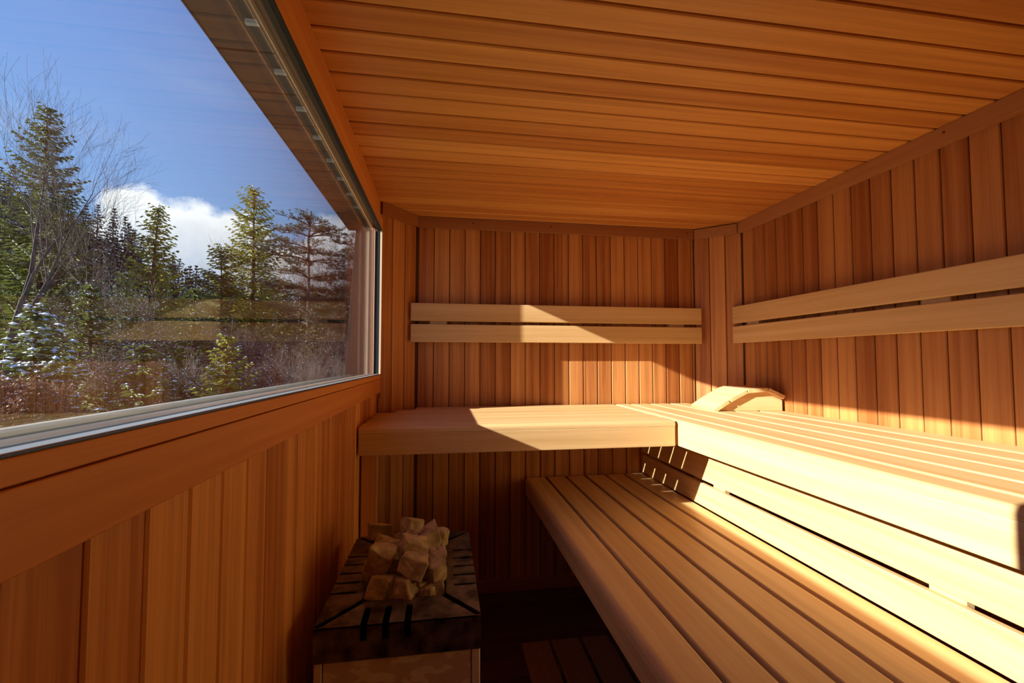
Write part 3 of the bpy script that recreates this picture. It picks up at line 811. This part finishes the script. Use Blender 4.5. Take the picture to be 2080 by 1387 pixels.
def grow(T, S, L_, p, d, ln, r, depth, rd, spread, snow, upw):
    segs = 3; q = p; dd = d
    for i in range(segs):
        dd = (dd + Vector((rd.uniform(-.16, .16), rd.uniform(-.16, .16), rd.uniform(-.08, .1) + upw * .05))).normalized()
        nq = q + dd * (ln / segs); r2 = r * (1 - .22)
        T.tube(q, nq, r, max(r2, .0024), 5 if r > .03 else 3)
        if S is not None and rd.random() < snow and abs(dd.z) < .75: S.blob(nq + Vector((0, 0, r)), .012 + r * 1.2 + .014 * rd.random(), .012)
        if L_ is not None and depth <= 1:
            for _ in range(1):
                c = q.lerp(nq, rd.random()) + Vector((rd.uniform(-.04, .04), rd.uniform(-.04, .04), rd.uniform(-.05, .02)))
                u = Vector((rd.uniform(-1, 1), rd.uniform(-1, 1), rd.uniform(-1, 1))).normalized() * .026; w = u.orthogonal().normalized() * .018
                L_.poly((c - u, c + w, c + u, c - w))
        if depth > 0 and (i > 0 or depth < 3):
            for _ in range(rd.choice((1, 1, 2))):
                a = dd.orthogonal(); a.rotate(Matrix.Rotation(rd.uniform(0, 6.28), 3, dd))
                nd = (dd * 1.0 + a.normalized() * spread * rd.uniform(.7, 1.3) + Vector((0, 0, upw * .25))).normalized()
                grow(T, S, L_, nq, nd, ln * rd.uniform(.55, .78), max(r2 * .55, .0026), depth - 1, rd, spread, snow, upw)
        q = nq; r = r2
    if depth > 0: grow(T, S, L_, q, dd, ln * .7, max(r * .8, .0026), depth - 1, rd, spread, snow, upw)

def bare_tree(name, x, y, h, seed, label, mat=None, group=None, lean=(0, 0), r=None, depth=5, spread=.7, snow=.0, upw=.7, cat='tree', stems=1, leaves=None, trunk=.36):
    rd = random.Random(seed); t = empty(name, (x, y, GZ), 0, label, cat, group)
    T = Tri(); S = Tri() if snow else None; LF = Tri() if leaves else None
    for s in range(stems):
        d = Vector((lean[0] + (rd.uniform(-.5, .5) if stems > 1 else 0), lean[1] + (rd.uniform(-.5, .5) if stems > 1 else 0), 1)).normalized()
        grow(T, S, LF, Vector((rd.uniform(-.15, .15) * (stems > 1), rd.uniform(-.15, .15) * (stems > 1), -.05)), d, h * trunk * (rd.uniform(.7, 1) if stems > 1 else 1), r or h * .016, depth, rd, spread, snow, upw)
    top = max(v[2] for v in T.v); k = h / top
    for Q in (T, S, LF):
        if Q is not None: Q.v = [(v[0] * k, v[1] * k, v[2] * k) for v in Q.v]
    link_mesh('branches', T.mesh('branches', mat or twig_m), t)
    if S is not None and S.f: link_mesh('snow', S.mesh('snow', snow_m), t)['kind'] = 'stuff'
    if LF is not None: link_mesh('leaves', LF.mesh('leaves', leaves), t)['kind'] = 'stuff'
    return t

def copy_thing(src, loc, rz, sc, label=None, group=None):
    o = src.copy(); C.objects.link(o); o.location = loc; o.rotation_euler = (0, 0, rz); o.scale = (sc, sc, sc)
    if label: o['label'] = label
    if group: o['group'] = group
    for c in src.children:
        d = c.copy(); C.objects.link(d); d.parent = o
    return o

# named trees near the clearing
conifer('spruce', -11.8, 15, 9.35, 2.35, 1, ndl_g, 'tall green spruce at the far left behind the bare tree', snow=.05, power=.75, base=.1)
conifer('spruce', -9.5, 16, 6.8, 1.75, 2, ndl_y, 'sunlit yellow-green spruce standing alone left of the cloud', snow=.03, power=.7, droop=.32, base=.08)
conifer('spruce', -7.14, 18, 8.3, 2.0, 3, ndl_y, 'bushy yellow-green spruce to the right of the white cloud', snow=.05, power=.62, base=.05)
conifer('pine', -7.75, 17, 5.7, 1.35, 4, ndl_g, 'small green pine at the left foot of the bushy spruce', snow=.08, power=.5, base=.1)
conifer('spruce', -15.2, 17, 8.3, 2.0, 5, ndl_g, 'green spruce cut by the left edge of the window view', snow=.06, base=.05)
# layered pine
def layered_pine(x, y, h, seed, label):
    rd = random.Random(seed); t = empty('pine', (x, y, GZ), 0, label, 'tree')
    T, F, S = Tri(), Tri(), Tri()
    p = Vector((0, 0, 0)); r = .11
    for i in range(6):
        q = Vector((rd.uniform(-.06, .06), 0, h * (i + 1) / 6)); T.tube(p, q, r, r * .82, 7); p = q; r *= .82
    z = h * .42
    while z < h:
        tt = z / h; Lw = (1.55 * math.sin(min(1, (1.12 - tt) * 1.9) * 1.5) + .25)
        for b in range(7):
            a = rd.uniform(0, 6.28); Lb = Lw * rd.uniform(.55, 1.1); d = Vector((math.cos(a), math.sin(a), .12))
            o = Vector((0, 0, z)); prev = o
            m = max(3, int(Lb / .2))
            for k in range(1, m + 1):
                pt = o + d * (Lb * k / m) + Vector((0, 0, .05 * math.sin(k))); T.tube(prev, pt, .022 * (1 - k / m) + .006, .022 * (1 - k / m) + .004, 3); prev = pt
                if k / m > .3:
                    for c in range(10):
                        cc = pt + Vector((rd.gauss(0, .12), rd.gauss(0, .12), rd.uniform(-.02, .12)))
                        T.tube(pt, cc, .006, .004, 3)
                        for q in range(5):
                            u = Vector((rd.uniform(-1, 1), rd.uniform(-1, 1), rd.uniform(-.1, .9))).normalized() * .085; w = u.orthogonal().normalized() * .014
                            F.poly((cc, cc + u * .5 + w, cc + u, cc + u * .5 - w))
                        if rd.random() < .12: S.blob(cc + Vector((0, 0, .04)), .045, .02)
        z += h * .075 * rd.uniform(.7, 1.3)
    link_mesh('trunk', T.mesh('trunk', twig_r), t); link_mesh('foliage', F.mesh('foliage', ndl_b), t); link_mesh('snow', S.mesh('snow', snow_m), t)['kind'] = 'stuff'
layered_pine(-4.6, 16, 6.75, 21, 'pine with flat brownish layers of branches, right of the bushy spruce')
layered_pine(-3.3, 17.5, 6.3, 22, 'brownish pine next to the right edge of the window view')

bare_tree('bare_tree', -10.05, 12, 9.0, 31, 'large grey leafless tree with a thick trunk at the far left', mat=bark, r=.21, lean=(.015, 0), depth=5, spread=.62, snow=.05, trunk=.42)
bare_tree('bare_tree', -9.2, 12.5, 6.3, 32, 'slender leafless tree reaching over the hillside beside the cloud', r=.045, lean=(.14, 0), depth=4, spread=.75)
bare_tree('bare_tree', -11.4, 13.5, 7.8, 33, 'thin leafless tree at the far left behind the thick trunk', r=.05, depth=4, spread=.6)
bare_tree('bare_tree', -6.2, 19, 8.2, 34, 'fine reddish leafless tree between the bushy spruce and the layered pine', mat=twig_r, r=.06, depth=5, spread=.55)
bare_tree('bare_tree', -4.9, 20, 8.3, 35, 'fine reddish leafless tree behind the layered pine', mat=twig_r, r=.06, depth=5, spread=.6)
bare_tree('bare_tree', -3.75, 19, 7.0, 36, 'fine reddish leafless tree at the right edge of the window view', mat=twig_r, r=.05, depth=5, spread=.6)
bare_tree('bare_tree', -7.5, 12.6, 4.0, 37, 'small snow-flecked leafless tree leaning left in front of the lone spruce', r=.045, lean=(-.45, 0), depth=5, spread=.8, snow=.10)

for i, (x, y, h) in enumerate(((-6.9, 22, 7.0), (-5.7, 22.5, 7.4), (-4.7, 21.5, 6.9), (-3.9, 22.5, 7.2), (-8.0, 23, 6.4))):
    bare_tree('bare_tree', x, y, h, 341 + i, 'fine brown leafless tree in the row behind the pines', mat=twig_r, r=.05, depth=5, spread=.75, trunk=.25, group='leafless trees in the row behind the pines')

# young snowy spruces
conifer('young_spruce', -7.9, 10.0, 2.7, 1.15, 41, ndl_g, 'small snow-laden spruce at the far left in front of the thick trunk', snow=.42, whorl=.22, droop=.45, base=.05)
conifer('young_spruce', -8.5, 12.2, 3.5, 1.2, 42, ndl_g, 'snow-dusted young spruce right of the thick trunk', snow=.25, whorl=.24, droop=.4, base=.05)
conifer('young_spruce', -6.1, 10.2, 2.0, 1.0, 43, ndl_g, 'low snow-dusted spruce below the lone yellow-green spruce', snow=.3, whorl=.2, droop=.4, base=.04)
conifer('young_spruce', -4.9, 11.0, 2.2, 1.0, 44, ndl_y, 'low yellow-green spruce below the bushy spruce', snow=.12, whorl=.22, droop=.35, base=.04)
conifer('young_spruce', -6.9, 13.6, 3.6, 1.25, 45, ndl_g, 'mid green young spruce between the lone spruce and the bushy one', snow=.12, whorl=.24, base=.04)
conifer('young_spruce', -3.6, 13.0, 2.6, 1.1, 46, ndl_b, 'brown-green young spruce at the foot of the layered pine', snow=.08, whorl=.24, base=.04)

# shrubs
bare_tree('beech_shrub', -7.3, 9.0, 1.4, 51, 'shrub with dry reddish leaves at the lower left of the window', depth=4, stems=9, spread=.8, snow=.06, upw=.4, cat='shrub', r=.014, leaves=beech, trunk=.45)
bare_tree('beech_shrub', -8.4, 9.2, 1.45, 52, 'leafy reddish shrub cut by the left edge of the window view', depth=4, stems=9, spread=.8, snow=.06, upw=.4, cat='shrub', r=.014, leaves=beech, trunk=.45)
bare_tree('dry_shrub', -2.75, 8.2, 1.25, 53, 'dry pale twiggy shrub low at the right of the window', depth=3, stems=16, spread=.6, upw=.8, cat='shrub', r=.009, trunk=.6)
bare_tree('dry_shrub', -1.95, 8.6, 1.7, 54, 'dry pale twiggy shrub low beside the right window edge', depth=4, stems=12, spread=.5, upw=.9, cat='shrub', r=.009, trunk=.5)
protos = [bare_tree('bare_shrub', -6.0, 14.5, 3.1, 61, 'leafless brown shrub in the thicket under the trees', depth=4, stems=10, spread=.75, snow=.08, upw=.5, cat='shrub', r=.018, trunk=.42, group='leafless shrubs of the thicket'),
          bare_tree('bare_shrub', -4.4, 14.0, 2.8, 62, 'leafless brown shrub in the thicket under the trees', mat=twig_r, depth=4, stems=10, spread=.8, snow=.05, upw=.5, cat='shrub', r=.018, trunk=.42, group='leafless shrubs of the thicket'),
          bare_tree('bare_shrub', -8.8, 14.2, 3.3, 63, 'leafless brown shrub in the thicket under the trees', depth=4, stems=10, spread=.7, snow=.14, upw=.4, cat='shrub', r=.02, trunk=.42, group='leafless shrubs of the thicket')]
rd = random.Random(9)
k = 0
for row, (yy, n, x0, x1) in enumerate(((12.2, 7, -8.2, -2.4), (15.5, 9, -12.6, -2.8), (19.0, 10, -15.5, -3.4), (22.5, 10, -18.5, -3.8))):
    for i in range(n):
        x = x0 + (x1 - x0) * (i + .5) / n + rd.uniform(-.4, .4)
        copy_thing(protos[k % 3], (x, yy + rd.uniform(-.7, .7), GZ), rd.uniform(0, 6.28), rd.uniform(.75, 1.05) * (.7 if row == 0 else 1)); k += 1
mid = [conifer('dense_conifer', -10.5, 24, 5.6, 2.1, 71, ndl_g, 'mid green conifer in the thicket behind the near trees', group='conifers behind the near trees', snow=.05, whorl=.34, twig=.17, needle=.09),
       conifer('dense_conifer', -5.6, 24, 5.0, 2.0, 72, ndl_b, 'brown-green conifer in the thicket behind the near trees', group='brown-green conifers behind the near trees', snow=.06, whorl=.34, twig=.17, needle=.09)]
rd = random.Random(19)
for i in range(22):
    x = -23 + 19.5 * (i + .5) / 22 + rd.uniform(-.4, .4); yy = 25.5 + rd.uniform(-1.5, 3.5)
    copy_thing(mid[0 if x < -9 or i % 3 == 0 else 1], (x, yy, GZ), rd.uniform(0, 6.28), rd.uniform(.75, 1.2))

for x, yy, k in ((-7.3, 21, 1), (-6.3, 22, 1), (-5.5, 20.6, 0), (-4.7, 22, 1), (-4.0, 21, 1), (-3.4, 22.5, 1), (-8.2, 21.5, 0), (-9.4, 21, 0)):
    copy_thing(mid[k], (x, yy, GZ), x * 7, .95 + .1 * math.sin(x * 5))

# wooded hillside far behind, falling to the right
RIDGE = [(-112, 44), (-100.8, 43.5), (-95.2, 40.5), (-89.6, 39), (-79, 33.5), (-70.1, 28.5), (-62, 23), (-55.8, 19), (-51.6, 17.0), (-38.8, 14.5), (-21.2, 14), (0, 13)]
def ridge(x):
    for (a, za), (b, zb) in zip(RIDGE, RIDGE[1:]):
        if x <= b: return za + (zb - za) * max(0, (x - a)) / (b - a)
    return RIDGE[-1][1]
def hill_z(x, y):   # ridge line stands at y = 110
    s = min(1, max(0, (y - 45) / 65)); xr = x * 110 / max(y, 1)
    return GZ + 1.6 - 1.3 + (ridge(xr) - 3.5) * (s ** 1.25)
bm = bmesh.new(); t = bmesh.new(); bmesh.ops.create_grid(t, x_segments=60, y_segments=24, size=1)
for v in t.verts:
    Y = 80 + v.co.y * 36; X = (-56 + v.co.x * 58) * Y / 110
    v.co = Vector((X, Y, hill_z(X, Y) + .8 * noise.noise(Vector((X * .1, Y * .1, 0)))))
merge(bm, t); mesh_obj('hillside', bm, plain('dark_forest_floor', (0.03, 0.024, 0.018), .9, 0, .4, .3), kind='structure', smooth=True)
far = [conifer('hillside_conifer', -70, 109, 9.0, 2.4, 81 + i, ndl_d, 'small dark conifer on the wooded hillside far behind', group='dark conifers on the hillside', z=hill_z(-70, 109) - .3, snow=.02, whorl=.9, twig=.5, needle=.34, power=.8) for i in range(2)]
far[1].location = (-66, 104, hill_z(-66, 104) - .3)
rd = random.Random(5)
cnt = 0
for row in range(8):
    Y = 108 - row * 6.5
    for i in range(27):
        X = (-106 + (92 * (i + .5 + rd.uniform(-.3, .3)) / 27)) * Y / 110
        Yj = Y + rd.uniform(-2, 2)
        copy_thing(far[cnt % 2], (X, Yj, hill_z(X, Yj) - .3), rd.uniform(0, 6.28), rd.uniform(.6, 1.05)); cnt += 1
